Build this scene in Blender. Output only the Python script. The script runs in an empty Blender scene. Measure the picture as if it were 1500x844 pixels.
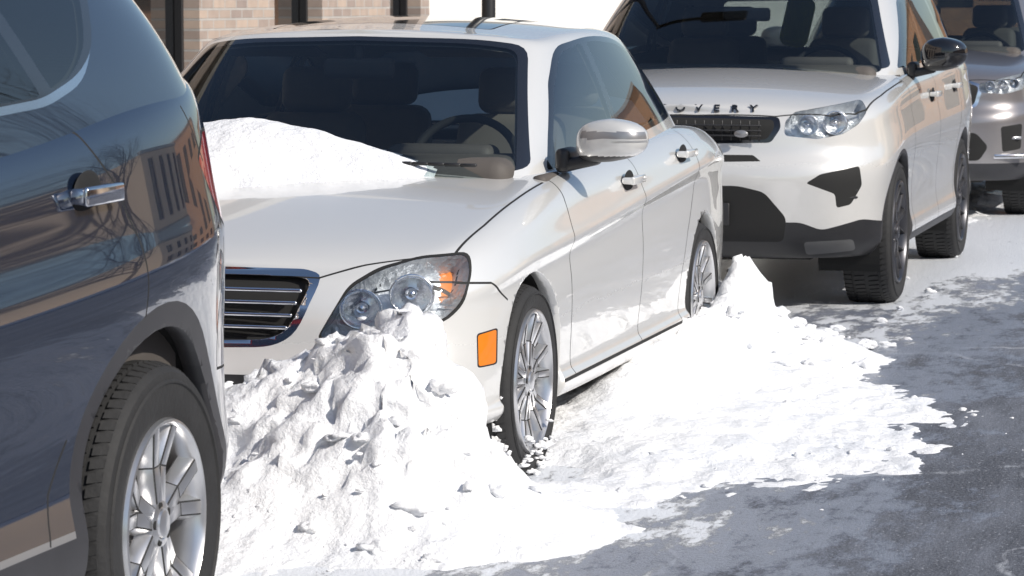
import bpy, bmesh, math, random
import numpy as np
from mathutils import Vector, Matrix, noise
from mathutils.bvhtree import BVHTree
import time
T0=time.time()
random.seed(7); np.random.seed(7)
scene=bpy.context.scene
R=math.radians
# ------------------------------------------------------------------ materials
def newmat(name):
    m=bpy.data.materials.new(name); m.use_nodes=True
    nt=m.node_tree; nt.nodes.clear()
    out=nt.nodes.new('ShaderNodeOutputMaterial')
    return m,nt,out
def N(nt,t,**kw):
    n=nt.nodes.new(t)
    for k,v in kw.items():
        if k in n.inputs.keys(): n.inputs[k].default_value=v
        else: setattr(n,k,v)
    return n
def L(nt,a,b): nt.links.new(a,b)
def pbr(name,col,rough=.5,metal=0,coat=0,bump=None,var=0,spec=.5,varscale=8,coatr=.03,trans=0):
    m,nt,out=newmat(name)
    b=N(nt,'ShaderNodeBsdfPrincipled')
    b.inputs['Base Color'].default_value=(*col,1)
    b.inputs['Roughness'].default_value=rough
    b.inputs['Metallic'].default_value=metal
    b.inputs['Coat Weight'].default_value=coat
    b.inputs['Coat Roughness'].default_value=coatr
    b.inputs['Specular IOR Level'].default_value=spec
    tc=N(nt,'ShaderNodeTexCoord')
    if var:
        n=N(nt,'ShaderNodeTexNoise'); n.inputs['Scale'].default_value=varscale; n.inputs['Detail'].default_value=6
        L(nt,tc.outputs['Object'],n.inputs['Vector'])
        mx=N(nt,'ShaderNodeMix'); mx.data_type='RGBA'
        mx.inputs[6].default_value=(*[c*(1-var) for c in col],1)
        mx.inputs[7].default_value=(*[min(1,c*(1+var)) for c in col],1)
        L(nt,n.outputs['Fac'],mx.inputs[0]); L(nt,mx.outputs[2],b.inputs['Base Color'])
    if bump:
        n2=N(nt,'ShaderNodeTexNoise'); n2.inputs['Scale'].default_value=bump[0]; n2.inputs['Detail'].default_value=5
        L(nt,tc.outputs['Object'],n2.inputs['Vector'])
        bp=N(nt,'ShaderNodeBump'); bp.inputs['Strength'].default_value=bump[1]; bp.inputs['Distance'].default_value=bump[2]
        L(nt,n2.outputs['Fac'],bp.inputs['Height']); L(nt,bp.outputs['Normal'],b.inputs['Normal'])
    L(nt,b.outputs[0],out.inputs[0])
    return m
def paint(name,col,metal,rough,dirt=(.45,.44,.42),dirtamt=.5,ztop=.55,ior=1.5):
    m,nt,out=newmat(name)
    b=N(nt,'ShaderNodeBsdfPrincipled')
    b.inputs['Metallic'].default_value=metal
    b.inputs['Coat Weight'].default_value=1; b.inputs['Coat Roughness'].default_value=.015; b.inputs['Coat IOR'].default_value=ior
    tc=N(nt,'ShaderNodeTexCoord'); sp=N(nt,'ShaderNodeSeparateXYZ'); L(nt,tc.outputs['Object'],sp.inputs[0])
    n=N(nt,'ShaderNodeTexNoise'); n.inputs['Scale'].default_value=5; n.inputs['Detail'].default_value=9; n.inputs['Roughness'].default_value=.7
    L(nt,tc.outputs['Object'],n.inputs['Vector'])
    mr=N(nt,'ShaderNodeMapRange'); mr.inputs['From Min'].default_value=ztop; mr.inputs['From Max'].default_value=.2
    L(nt,sp.outputs['Z'],mr.inputs['Value'])
    mu=N(nt,'ShaderNodeMath',operation='MULTIPLY'); L(nt,mr.outputs[0],mu.inputs[0]); L(nt,n.outputs['Fac'],mu.inputs[1])
    m2=N(nt,'ShaderNodeMath',operation='MULTIPLY'); m2.use_clamp=True; L(nt,mu.outputs[0],m2.inputs[0]); m2.inputs[1].default_value=dirtamt*1.6
    mx=N(nt,'ShaderNodeMix'); mx.data_type='RGBA'; mx.inputs[6].default_value=(*col,1); mx.inputs[7].default_value=(*dirt,1)
    L(nt,m2.outputs[0],mx.inputs[0]); L(nt,mx.outputs[2],b.inputs['Base Color'])
    ma=N(nt,'ShaderNodeMath',operation='MULTIPLY_ADD'); L(nt,m2.outputs[0],ma.inputs[0]); ma.inputs[1].default_value=.5; ma.inputs[2].default_value=rough
    L(nt,ma.outputs[0],b.inputs['Roughness'])
    L(nt,b.outputs[0],out.inputs[0])
    return m
def glassmat(name,tint=(.5,.55,.55),boost=.0,ior=1.5):
    m,nt,out=newmat(name)
    t=N(nt,'ShaderNodeBsdfTransparent'); t.inputs[0].default_value=(*tint,1)
    g=N(nt,'ShaderNodeBsdfGlossy'); g.inputs['Roughness'].default_value=.01; g.inputs[0].default_value=(1,1,1,1)
    fr=N(nt,'ShaderNodeFresnel'); fr.inputs['IOR'].default_value=ior
    ad=N(nt,'ShaderNodeMath',operation='ADD'); ad.use_clamp=True; L(nt,fr.outputs[0],ad.inputs[0]); ad.inputs[1].default_value=boost
    mx=N(nt,'ShaderNodeMixShader'); L(nt,ad.outputs[0],mx.inputs[0]); L(nt,t.outputs[0],mx.inputs[1]); L(nt,g.outputs[0],mx.inputs[2])
    L(nt,mx.outputs[0],out.inputs[0])
    return m
M={}
M['white']=paint('paint_white',(.70,.70,.69),.22,.25,dirtamt=.35,ior=1.6)
M['suvwhite']=paint('paint_pearl',(.68,.675,.66),.2,.25,dirtamt=.6,ztop=.8,ior=1.6)
M['beige']=paint('paint_beige',(.27,.255,.26),.6,.28,dirtamt=.4,ztop=.8)
M['blue']=paint('paint_blue',(.010,.018,.040),.35,.12,dirt=(.05,.055,.07),dirtamt=.25,ztop=.8,ior=1.9)
M['gap']=pbr('gap',(.012,.012,.012),.8)
M['black']=pbr('black_plastic',(.018,.018,.02),.45,bump=(300,.2,.001),var=.3)
M['clad']=pbr('cladding',(.035,.035,.04),.5,bump=(400,.2,.001),var=.3)
M['gloss']=pbr('gloss_black',(.01,.01,.012),.08,coat=1)
M['chrome']=pbr('chrome',(.8,.8,.82),.12,1,var=.05)
M['alloy']=pbr('alloy',(.66,.66,.67),.28,.9,var=.12,varscale=14)
M['alloyd']=pbr('alloy_dark',(.10,.10,.11),.35,.8,var=.3)
M['tyre']=pbr('rubber',(.020,.020,.021),.75,bump=(60,.5,.004),var=.5,varscale=10)
M['well']=pbr('wheel_well',(.012,.012,.012),.9)
M['disc']=pbr('brake_disc',(.22,.2,.19),.4,.9,var=.2)
M['int']=pbr('interior',(.085,.075,.068),.7,var=.2)
M['intl']=pbr('seat_leather',(.24,.215,.19),.6,var=.15)
M['liner']=pbr('headliner',(.30,.28,.26),.9,var=.1)
M['glass']=glassmat('window_glass',(.80,.86,.85),.02)
M['sglass']=glassmat('side_glass',(.55,.60,.60),.14,1.6)
M['tint']=glassmat('tinted_glass',(.22,.25,.25),.06,1.6)
M['lampglass']=glassmat('lamp_glass',(.95,.97,.98),.04,1.45)
M['amber']=pbr('amber_lens',(.72,.20,.012),.2,coat=1,bump=(60,.3,.002))
M['red']=pbr('red_lens',(.35,.015,.01),.12,coat=1)
M['mirror']=pbr('lamp_reflector',(.9,.91,.93),.16,1,bump=(40,.5,.006))
M['lampin']=pbr('lamp_housing',(.62,.64,.67),.3,.55,bump=(28,.8,.02),var=.35,varscale=22)
M['grey']=pbr('grey_trim',(.32,.32,.33),.3,.5)
M['plate']=pbr('skid_plate',(.12,.12,.12),.4,.3,var=.2)
M['hivis']=pbr('hi_vis_fabric',(.55,.62,.03),.8,var=.2)

# ------------------------------------------------------------------ mesh helpers
def mkobj(name,bm,mats,parent=None,smooth=True,loc=None,rot=None):
    me=bpy.data.meshes.new(name); bm.to_mesh(me); bm.free()
    for m in mats: me.materials.append(m)
    if smooth: me.polygons.foreach_set('use_smooth',[True]*len(me.polygons))
    ob=bpy.data.objects.new(name,me); scene.collection.objects.link(ob)
    if parent: ob.parent=parent
    if loc: ob.location=loc
    if rot: ob.rotation_euler=rot
    return ob
def empty(name,loc):
    e=bpy.data.objects.new(name,None); scene.collection.objects.link(e); e.location=loc; e.empty_display_size=.3
    return e
def rbox_bm(bm,c,s,r=.01,seg=3,rot=None,mi=0,taper=None):
    ret=bmesh.ops.create_cube(bm,size=1)
    vs=ret['verts']
    for v in vs:
        x,y,z=v.co
        if taper and z>0: x*=taper[0]; y*=taper[1]
        v.co=Vector((x*s[0],y*s[1],z*s[2]))
    es=list({e for v in vs for e in v.link_edges})
    r=min(r,min(s)*.49)
    rr=bmesh.ops.bevel(bm,geom=es+vs,offset=r,segments=seg,affect='EDGES',profile=.5)
    allv={v for f in rr['faces'] for v in f.verts}|{v for v in vs if v.is_valid}
    fs={f for v in allv for f in v.link_faces}
    allv={v for f in fs for v in f.verts}
    mt=Matrix.Translation(Vector(c))
    if rot is not None: mt=mt@rot.to_matrix().to_4x4() if not isinstance(rot,Matrix) else mt@rot
    for v in allv: v.co=mt@v.co
    for f in fs: f.material_index=mi
    return fs
def lathe_bm(bm,prof,seg=64,axis='x',mi=0,c=(0,0,0)):
    rings=[]
    for a,r in prof:
        ring=[]
        for k in range(seg):
            t=2*math.pi*k/seg
            ring.append(bm.verts.new((c[0]+a,c[1]+r*math.cos(t),c[2]+r*math.sin(t))))
        rings.append(ring)
    for i in range(len(rings)-1):
        for k in range(seg):
            k2=(k+1)%seg
            f=bm.faces.new((rings[i][k],rings[i][k2],rings[i+1][k2],rings[i+1][k])); f.material_index=mi
    return rings
def hexa(bm,pts,mi=0,bev=.004):
    v=[bm.verts.new(p) for p in pts]
    fs=[]
    for q in ((0,3,2,1),(4,5,6,7),(0,1,5,4),(1,2,6,5),(2,3,7,6),(3,0,4,7)):
        f=bm.faces.new([v[i] for i in q]); f.material_index=mi; fs.append(f)
    if bev:
        es=list({e for f in fs for e in f.edges})
        bmesh.ops.bevel(bm,geom=es+v,offset=bev,segments=2,affect='EDGES',profile=.5)
def inpoly(p,q,poly):
    c=False; n=len(poly); j=n-1
    for i in range(n):
        a=poly[i]; b=poly[j]
        if (a[1]>q)!=(b[1]>q) and p<(b[0]-a[0])*(q-a[1])/(b[1]-a[1])+a[0]: c=not c
        j=i
    return c
AX=Vector((1,0,0)); AY=Vector((0,1,0)); AZ=Vector((0,0,1))
def cut_poly(bm,poly,A,B,filt):
    mnp=min(a[0] for a in poly);mxp=max(a[0] for a in poly);mnq=min(a[1] for a in poly);mxq=max(a[1] for a in poly)
    box={}
    def bb(f):
        k=box.get(f)
        if k is None:
            ps=[v.co.dot(A) for v in f.verts]; qs=[v.co.dot(B) for v in f.verts]
            k=(min(ps),max(ps),min(qs),max(qs)); box[f]=k
        return k
    c=set()
    for f in bm.faces:
        v=f.verts[0].co; p=v.dot(A)
        if p<mnp-.2 or p>mxp+.2: continue
        q=v.dot(B)
        if q<mnq-.2 or q>mxq+.2: continue
        b=bb(f)
        if b[1]<mnp or b[0]>mxp or b[3]<mnq or b[2]>mxq: continue
        if filt(f.calc_center_median(),f.normal): c.add(f)
    n=len(poly)
    for i in range(n):
        a=poly[i]; b=poly[(i+1)%n]
        d=(b[0]-a[0],b[1]-a[1])
        if abs(d[0])+abs(d[1])<1e-6: continue
        nn=(A*d[1]-B*d[0]).normalized()
        e=.002
        l,r=min(a[0],b[0])-e,max(a[0],b[0])+e; lo,hi=min(a[1],b[1])-e,max(a[1],b[1])+e
        sub=[]
        for f in c:
            if not f.is_valid: continue
            k=bb(f)
            if k[1]<l or k[0]>r or k[3]<lo or k[2]>hi: continue
            sub.append(f)
        if not sub: continue
        es={x for f in sub for x in f.edges}; vs={x for f in sub for x in f.verts}
        ret=bmesh.ops.bisect_plane(bm,geom=sub+list(es)+list(vs),dist=1e-5,plane_co=A*a[0]+B*a[1],plane_no=nn)
        for f in sub: box.pop(f,None)
        for g in ret['geom']:
            if isinstance(g,bmesh.types.BMFace): c.add(g); box.pop(g,None)
    res=[]
    for f in c:
        if f.is_valid:
            ce=f.calc_center_median()
            if inpoly(ce.dot(A),ce.dot(B),poly): res.append(f)
    return res
def ribbon(bm,pl,w,A,B,filt,mi):
    for i in range(len(pl)-1):
        a=Vector(pl[i]); b=Vector(pl[i+1]); d=(b-a); 
        if d.length<1e-6: continue
        d.normalize(); n=Vector((-d.y,d.x))*w*.5; e=d*w*.3
        q=[a-n-e,b-n+e,b+n+e,a+n-e]
        for f in cut_poly(bm,[(v.x,v.y) for v in q],A,B,filt): f.material_index=mi
def rpoly(pts,r=.03,seg=4):
    out=[];n=len(pts)
    for i in range(n):
        p=Vector(pts[i][:2]); a=Vector(pts[i-1][:2]); b=Vector(pts[(i+1)%n][:2])
        rr=pts[i][2] if len(pts[i])>2 else r
        if rr<=0: out.append((p.x,p.y)); continue
        la=min(rr,(a-p).length*.45); lb=min(rr,(b-p).length*.45)
        s=p+(a-p).normalized()*la; e=p+(b-p).normalized()*lb
        for k in range(seg+1):
            t=k/seg; q=s*(1-t)**2+p*2*t*(1-t)+e*t*t
            out.append((q.x,q.y))
    return out
def circle(c,r,n=40,a0=0,a1=360):
    return [(c[0]+r*math.cos(R(a0+(a1-a0)*k/n)),c[1]+r*math.sin(R(a0+(a1-a0)*k/n))) for k in range(n)]
def gauss(arr,sig,axis,mode0,mode1):
    n=int(3*sig+1); k=np.exp(-.5*(np.arange(-n,n+1)/sig)**2); k/=k.sum()
    a=np.moveaxis(arr,axis,0)
    def pad(a,mode,front):
        idx=np.arange(1,n+1)
        if front:
            seg=a[idx][::-1].copy(); end=a[0]
        else:
            seg=a[-1-idx].copy(); end=a[-1]
        if mode=='mx': seg[...,0]*=-1
        else: seg=2*end-seg
        return seg
    p=np.concatenate([pad(a,mode0,True),a,pad(a,mode1,False)],0)
    o=sum(k[i]*p[i:i+a.shape[0]] for i in range(2*n+1))
    return np.moveaxis(o,0,axis)
def upsample(net,axis,segs):
    a=np.moveaxis(net,axis,0); out=[]
    for i in range(a.shape[0]-1):
        s=segs[i] if isinstance(segs,(list,tuple)) else segs
        for k in range(s):
            t=k/s; out.append(a[i]*(1-t)+a[i+1]*t)
    out.append(a[-1])
    return np.moveaxis(np.array(out),0,axis)
def shell_bm(net,nu=12,nv=6,su=6,sv=2.5):
    net=np.array(net,float)
    a=upsample(net,1,nu); a=upsample(a,0,nv)
    a=gauss(a,su,1,'mx','mx'); a=gauss(a,sv,0,'e','mx')
    a[:,0,0]=0; a[:,-1,0]=0; a[-1,:,0]=0
    bm=bmesh.new(); r,c=a.shape[:2]
    vs=[[bm.verts.new(a[i,j]) for j in range(c)] for i in range(r)]
    for i in range(r-1):
        for j in range(c-1):
            bm.faces.new((vs[i][j],vs[i][j+1],vs[i+1][j+1],vs[i+1][j]))
    bmesh.ops.remove_doubles(bm,verts=bm.verts,dist=.0004)
    bmesh.ops.dissolve_degenerate(bm,edges=bm.edges,dist=.0003)
    bm.normal_update()
    return bm
def body_net(cols,rows,zc,tops=(.12,.35,.65,1),zabs=None):
    xy=np.array([(c[0],c[1]) for c in cols])
    ext=np.vstack([[-xy[1,0],xy[1,1]],xy,[-xy[-2,0],xy[-2,1]]])
    tan=ext[2:]-ext[:-2]; tan/=np.linalg.norm(tan,axis=1)[:,None]
    nrm=np.stack([tan[:,1],-tan[:,0]],1)
    net=[]
    for ri,(zf,s,f,r) in enumerate(rows):
        row=[]
        for j,c in enumerate(cols):
            wf,wr=c[4],c[5]; ins=s*(1-wf-wr)+f*wf+r*wr
            z=c[3]+(c[2]-c[3])*zf
            if zabs and ri in zabs:
                za=zabs[ri](c[1]); w=max(0,1-wf-wr); 
                if za is not None: z=z*(1-w)+za*w
            p=xy[j]-nrm[j]*ins
            row.append((max(p[0],0),p[1],z))
        net.append(row)
    edge=net[-1]
    for d in tops:
        row=[]
        for e in edge:
            zz=np.interp(e[1],[q[0] for q in zc],[q[1] for q in zc])
            row.append((e[0]*(1-d),e[1],e[2]+(zz-e[2])*(1-(1-d)**2)))
        net.append(row)
    return net
def green_net(cols,zr,bulge=.015):
    net=[]
    for t in (0,.3,.6,.88,1.0):
        row=[]
        for b,tp in cols:
            b=np.array(b);tp=np.array(tp); p=b*(1-t)+tp*t
            o=math.sin(math.pi*t)*bulge
            out=np.array([b[0],(b[1]-2.6)*.35,0]); out/= (np.linalg.norm(out)+1e-9)
            row.append(tuple(p+out*o+np.array([0,0,o*.4])))
        net.append(row)
    edge=net[-1]
    for d in (.10,.35,.7,1.0):
        row=[]
        for e in edge:
            zz=np.interp(e[1],[q[0] for q in zr],[q[1] for q in zr])
            row.append((e[0]*(1-d),e[1],e[2]+(zz-e[2])*(1-(1-d)**2)))
        net.append(row)
    return net
def offset_copy(bm,faces,dist,mi,flip=False):
    mp={}
    for f in faces:
        for v in f.verts:
            if v not in mp: mp[v]=bm.verts.new(v.co-v.normal*dist)
    out=[]
    for f in faces:
        try:
            nf=bm.faces.new([mp[v] for v in f.verts]); nf.material_index=mi; out.append(nf)
        except ValueError: pass
    return out
def mirror_full(bm):
    g=list(bm.verts)+list(bm.edges)+list(bm.faces)
    d=bmesh.ops.duplicate(bm,geom=g)
    nf=[x for x in d['geom'] if isinstance(x,bmesh.types.BMFace)]
    for v in [x for x in d['geom'] if isinstance(x,bmesh.types.BMVert)]: v.co.x*=-1
    bmesh.ops.reverse_faces(bm,faces=nf)
    bmesh.ops.remove_doubles(bm,verts=[v for v in bm.verts if abs(v.co.x)<.002],dist=.0008)
sideF=lambda c,n: c.x>.35 and abs(n.x)>.3
topF=lambda c,n: n.z>.3
MS=['PAINT','gap','black','chrome','glass','lampglass','gloss','amber','red','lampin','int','liner','clad','tint','grey','plate','mirror','sglass']
MI={k:i for i,k in enumerate(MS)}
def mats(p): return [M[p]]+[M[k] for k in MS[1:]]
def setm(fs,k):
    for f in fs: f.material_index=MI[k]
def arch(bm,c,r,lipmat=None,lipr=None):
    if lipr:
        fs=cut_poly(bm,circle(c,lipr,48),AY,AZ,lambda ce,n: ce.x>.5 and abs(n.x)>.2); setm(fs,lipmat)
    fs=cut_poly(bm,circle(c,r,48),AY,AZ,lambda ce,n: ce.x>.45 and n.z<.9)
    bmesh.ops.delete(bm,geom=fs,context='FACES')
    es=[]
    for e in bm.edges:
        if len(e.link_faces)==1:
            ok=True
            for v in e.verts:
                d=math.hypot(v.co.y-c[0],v.co.z-c[1])
                if abs(d-r)>.012 or v.co.x<.45: ok=False
            if ok: es.append(e)
    ret=bmesh.ops.extrude_edge_only(bm,edges=es)
    for g in ret['geom']:
        if isinstance(g,bmesh.types.BMVert):
            g.co.x-=.05; dy=g.co.y-c[0]; dz=g.co.z-c[1]; l=math.hypot(dy,dz) or 1
            g.co.y+=dy/l*.006; g.co.z+=dz/l*.006
        elif isinstance(g,bmesh.types.BMFace): g.material_index=MI[lipmat] if lipmat else 0

def wheel(parent,name,x,y,z,r,w,rr,style,side=1,rotdeg=0):
    bm=bmesh.new()
    tp=[(-w*.98,rr*.98),(-w,rr*1.08),(-w*1.0,rr+(r-rr)*.55),(-w*.96,r*.965),(-w*.88,r*.992),(-w*.5,r),(-w*.12,r*.992),(-.012,r*.972),(-.001,r*.945),(.004,rr+(r-rr)*.55),(.001,rr+(r-rr)*.25),(-.006,rr*1.015),(-.014,rr*.985)]
    lathe_bm(bm,tp,96,mi=0)
    lathe_bm(bm,[(.002,rr+(r-rr)*.62),(.0075,rr+(r-rr)*.65),(.0075,rr+(r-rr)*.68),(.002,rr+(r-rr)*.71)],96,mi=0)
    nb=72
    for i in range(nb):
        a=2*math.pi*i/nb
        for (x0,x1) in ((-.016,-w*.20),(-w*.26,-w*.46),(-w*.54,-w*.74),(-w*.8,-w*.97)):
            da=2*math.pi/nb*.36; sk=.02
            pts=[]
            for rad in (r*.96,r*1.0+.004):
                for (xx,aa) in ((x0,a-da),(x1,a-da+sk),(x1,a+da+sk),(x0,a+da)):
                    rad2=rad if not(rad>r*.97 and (xx==-.016 or xx==-w*.97)) else r*.985
                    pts.append((xx,rad2*math.cos(aa),rad2*math.sin(aa)))
            hexa(bm,pts,0,0)
    lathe_bm(bm,[(-.010,rr*1.02),(.004,rr*1.0),(.006,rr*.975),(-.002,rr*.95),(-.02,rr*.93),(-.06,rr*.90),(-w*.9,rr*.88)],96,mi=1)
    lathe_bm(bm,[(-.10,.001),(-.10,rr*.66),(-.115,rr*.66)],48,mi=2)
    lathe_bm(bm,[(-.125,.0),(-.125,rr*.92)],48,mi=3)
    rbox_bm(bm,(-.085,rr*.45,rr*.12),(.05,.09,.16),.015,2,mi=2)
    lathe_bm(bm,[(-.09,rr*.2),(-.03,rr*.24),(-.012,rr*.22),(-.008,rr*.15),(-.010,rr*.14),(-.004,rr*.13),(-.002,rr*.10),(-.001,.0005)],40,mi=1)
    def spoke(a,w0,w1,dx0=-.012,dx1=-.004,th=.03,r0=rr*.16,r1=rr*.96,skew=0):
        ca,sa=math.cos(a),math.sin(a)
        cb,sb=math.cos(a+skew),math.sin(a+skew)
        rm=(r0+r1)/2
        def P(rad,off,dx,c,s): return (dx,rad*c-off*s,rad*s+off*c)
        cm,sm=math.cos(a+skew*.5),math.sin(a+skew*.5)
        for (ra,wa,da,c1,s1,rb,wb,db,c2,s2) in ((r0,w0,dx0,ca,sa,rm,(w0+w1)/2*.86,dx0-.006,cm,sm),(rm-.002,(w0+w1)/2*.86,dx0-.006,cm,sm,r1,w1,dx1,cb,sb)):
            pts=[P(ra,-wa,da-th,c1,s1),P(ra,wa,da-th,c1,s1),P(rb,wb,db-th,c2,s2),P(rb,-wb,db-th,c2,s2),
                 P(ra,-wa*.55,da,c1,s1),P(ra,wa*.55,da,c1,s1),P(rb,wb*.55,db,c2,s2),P(rb,-wb*.55,db,c2,s2)]
            hexa(bm,pts,1,.003)
    if style=='twin':
        for i in range(7):
            a=2*math.pi*i/7
            spoke(a-.12,.025,.023,skew=-.08); spoke(a+.12,.025,.023,skew=.08)
    elif style=='five':
        for i in range(5):
            a=2*math.pi*i/5
            spoke(a-.07,.040,.032,skew=-.17,th=.04); spoke(a+.07,.040,.032,skew=.17,th=.04)
    else:
        for i in range(5):
            a=2*math.pi*i/5
            spoke(a,.035,.03,th=.04); spoke(a-.1,.014,.012,skew=-.35); spoke(a+.1,.014,.012,skew=.35)
    for i in range(5):
        a=2*math.pi*i/5+.3
        lathe_bm(bm,[(-.022,.011),(-.009,.011),(-.009,.0005)],8,mi=3,c=(0,rr*.175*math.cos(a),rr*.175*math.sin(a)))
    bmesh.ops.recalc_face_normals(bm,faces=bm.faces)
    al={'twin':'alloy','five':'alloy','dark':'alloyd'}[style]
    ob=mkobj(name,bm,[M['tyre'],M[al],M['disc'],M['well']],parent,True,(x,y,z),(R(rotdeg),0,0 if side==1 else math.pi))
    md=ob.modifiers.new('es','EDGE_SPLIT'); md.split_angle=R(38)
    return ob
def well(parent,x,y,z,r,side):
    bm=bmesh.new()
    n=40; rings=[]
    for xx in (-.045,-.34):
        ring=[bm.verts.new((xx,(r+.012)*math.cos(R(-25+230*k/n)),(r+.012)*math.sin(R(-25+230*k/n)))) for k in range(n+1)]
        rings.append(ring)
    for k in range(n): bm.faces.new((rings[0][k],rings[0][k+1],rings[1][k+1],rings[1][k]))
    bm.faces.new(rings[1])
    return mkobj('wheel_well',bm,[M['well']],parent,False,(x,y,z),(0,0,0 if side==1 else math.pi))
def seats(parent,pts,zs,h=.62,w=.5):
    bm=bmesh.new()
    for (x,y) in pts:
        rbox_bm(bm,(x,y,zs),(w,.5,.16),.06,4)
        rbox_bm(bm,(x,y+.30,zs+h*.5),(w*.96,.14,h),.06,4,rot=Matrix.Rotation(R(-14),4,'X'),taper=(.8,.8))
        rbox_bm(bm,(x,y+.40,zs+h+.08),(w*.52,.10,.18),.045,4,rot=Matrix.Rotation(R(-8),4,'X'))
        rbox_bm(bm,(x-.06,y+.39,zs+h-.02),(.012,.012,.12),.003,1); rbox_bm(bm,(x+.06,y+.39,zs+h-.02),(.012,.012,.12),.003,1)
    return mkobj('seats',bm,[M['intl']],parent)
def steering(parent,x,y,z):
    bm=bmesh.new()
    n=48;m=10
    vs=[]
    for i in range(n):
        a=2*math.pi*i/n; ring=[]
        for j in range(m):
            b=2*math.pi*j/m; rr=.185+.015*math.cos(b)
            ring.append(bm.verts.new((rr*math.cos(a),.015*math.sin(b),rr*math.sin(a))))
        vs.append(ring)
    for i in range(n):
        for j in range(m): bm.faces.new((vs[i][j],vs[(i+1)%n][j],vs[(i+1)%n][(j+1)%m],vs[i][(j+1)%m]))
    rbox_bm(bm,(0,0,-.01),(.16,.05,.12),.02,3); rbox_bm(bm,(0,0,0),(.34,.02,.035),.008,2); rbox_bm(bm,(0,0,-.1),(.04,.02,.15),.008,2)
    return mkobj('steering_wheel',bm,[M['gap']],parent,True,(x,y,z),(R(-25),0,0))
def reflector(parent,x,y,z,r,yaw,name='lamp_bowl'):
    bm=bmesh.new()
    prof=[(-.05,.004),(-.048,r*.35),(-.036,r*.62),(-.015,r*.86),(.0,r*.97),(.004,r*1.05),(0,r*1.10)]
    lathe_bm(bm,prof,32,mi=0)
    lathe_bm(bm,[(-.046,r*.30),(-.03,r*.30),(-.022,r*.24),(-.016,r*.14),(-.014,.001)],24,mi=1)
    bmesh.ops.recalc_face_normals(bm,faces=bm.faces)
    return mkobj(name,bm,[M['mirror'],M['chrome']],parent,True,(x,y,z),(0,0,yaw))
def inner_lining(bmg):
    fs=[f for f in bmg.faces if f.material_index not in (MI['glass'],MI['tint'],MI['sglass'])]
    offset_copy(bmg,fs,.018,MI['liner'])
def headlight(bm,poly,A,B,filt,depth=.05,wall='black',amberp=None):
    fs=cut_poly(bm,poly,A,B,filt); setm(fs,'lampglass')
    fset=set(fs)
    edges=[]
    for f in fs:
        for e in f.edges:
            if any(g not in fset for g in e.link_faces) or len(e.link_faces)==1:
                a,b=e.verts
                if a.co.x<.003 and b.co.x<.003: continue
                edges.append((a.co-a.normal*.002,b.co-b.normal*.002,b.co-b.normal*depth,a.co-a.normal*depth))
    nf_=offset_copy(bm,fs,depth,MI['lampin'])
    if amberp is not None:
        for f in nf_:
            if amberp(f.calc_center_median()): f.material_index=MI['amber']
    for q in edges:
        nf=bm.faces.new([bm.verts.new(p) for p in q]); nf.material_index=MI[wall]
    return fs
gF=lambda c,n:c.x>.3 and n.x>.3
TH=R(15.3); AD=Vector((math.cos(TH),math.sin(TH),0))
# =================================================================== SEDAN
XC,YF=-3.40,8.44
car=empty('sedan',(XC,YF,0)); car.scale=(1.09,1,1)
cols=[
(0,-.01,.705,.20,1,0),(.32,.0,.71,.20,1,0),(.56,.04,.72,.20,1,0),(.72,.12,.735,.20,.9,0),(.83,.25,.765,.20,.6,0),(.875,.43,.80,.21,.25,0),
(.885,.68,.85,.21,0,0),(.89,1.0,.905,.20,0,0),(.89,1.4,.945,.19,0,0),(.89,1.9,.965,.19,0,0),(.89,2.6,.99,.19,0,0),(.89,3.2,1.02,.19,0,0),(.89,3.6,1.03,.20,0,0),
(.875,4.0,1.01,.22,0,.1),(.83,4.33,.97,.24,0,.5),(.65,4.52,.94,.25,0,1),(.3,4.58,.94,.25,0,1),(0,4.585,.94,.25,0,1)]
rows=[(0,.13,.15,.12),(.0,.035,.06,.05),(.06,.004,.02,.02),(.105,.006,.0,.0),(.135,.030,.0,.0),(.35,.014,-.005,.0),(.55,.012,.03,.0),(.70,.024,.04,.01),(.76,.0,.05,.01),(.82,.016,.06,.02),(.93,.045,.09,.04),(1.0,.10,.145,.09)]
cz=lambda y: np.interp(y,[.5,1.2,2.2,3.8,4.3],[.70,.73,.79,.885,.88])
bm=shell_bm(body_net(cols,rows,[(0,.72),(.13,.735),(.25,.785),(.5,.85),(.9,.93),(1.15,.975),(1.4,1.0),(3.8,1.03),(4.2,1.03),(4.58,.95)],
    zabs={7:lambda y: cz(y)-.05 if y>.5 else None,8:lambda y: cz(y) if y>.5 else None,9:lambda y: cz(y)+.04 if y>.5 else None}),nu=12,nv=6,su=6,sv=1.9)
bvh_sedan=BVHTree.FromBMesh(bm)
gr=[(-.01,.722,0),(.35,.718,.02),(.415,.70,.05),(.36,.53,.06),(.29,.485,.05),(-.01,.475,0)]
fs=cut_poly(bm,rpoly(gr),AX,AZ,lambda c,n:n.y<-.1 and c.y<.4); setm(fs,'chrome')
gi=[(-.01,.700,0),(.33,.697,.02),(.387,.685,.04),(.337,.54,.05),(.275,.507,.04),(-.01,.497,0)]
fs=cut_poly(bm,rpoly(gi),AX,AZ,lambda c,n:n.y<-.1 and c.y<.4)
sfs=set(fs)
for v in {v for f in fs for v in f.verts if all(g in sfs for g in v.link_faces)}: v.co.y+=.035
setm(fs,'gap')
hl=[(.418,.513),(.466,.601),(.512,.668),(.596,.718),(.705,.750),(.845,.758),(.853,.700),(.828,.615),(.775,.565),(.656,.545),(.535,.52)]
hF=lambda c,n:(n.y<-.05 and c.y<.6) or (c.y<.6 and c.x>.6)
ring=cut_poly(bm,rpoly([(p+(.007 if p>.62 else -.007),q+(.007 if q>.66 else -.007)) for p,q in hl],.03),AD,AZ,hF); setm(ring,'gap')
headlight(bm,rpoly(hl,.03),AD,AZ,hF,.075,'lampin',lambda c:c.dot(AD)>.765 and c.z<.70)
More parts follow.
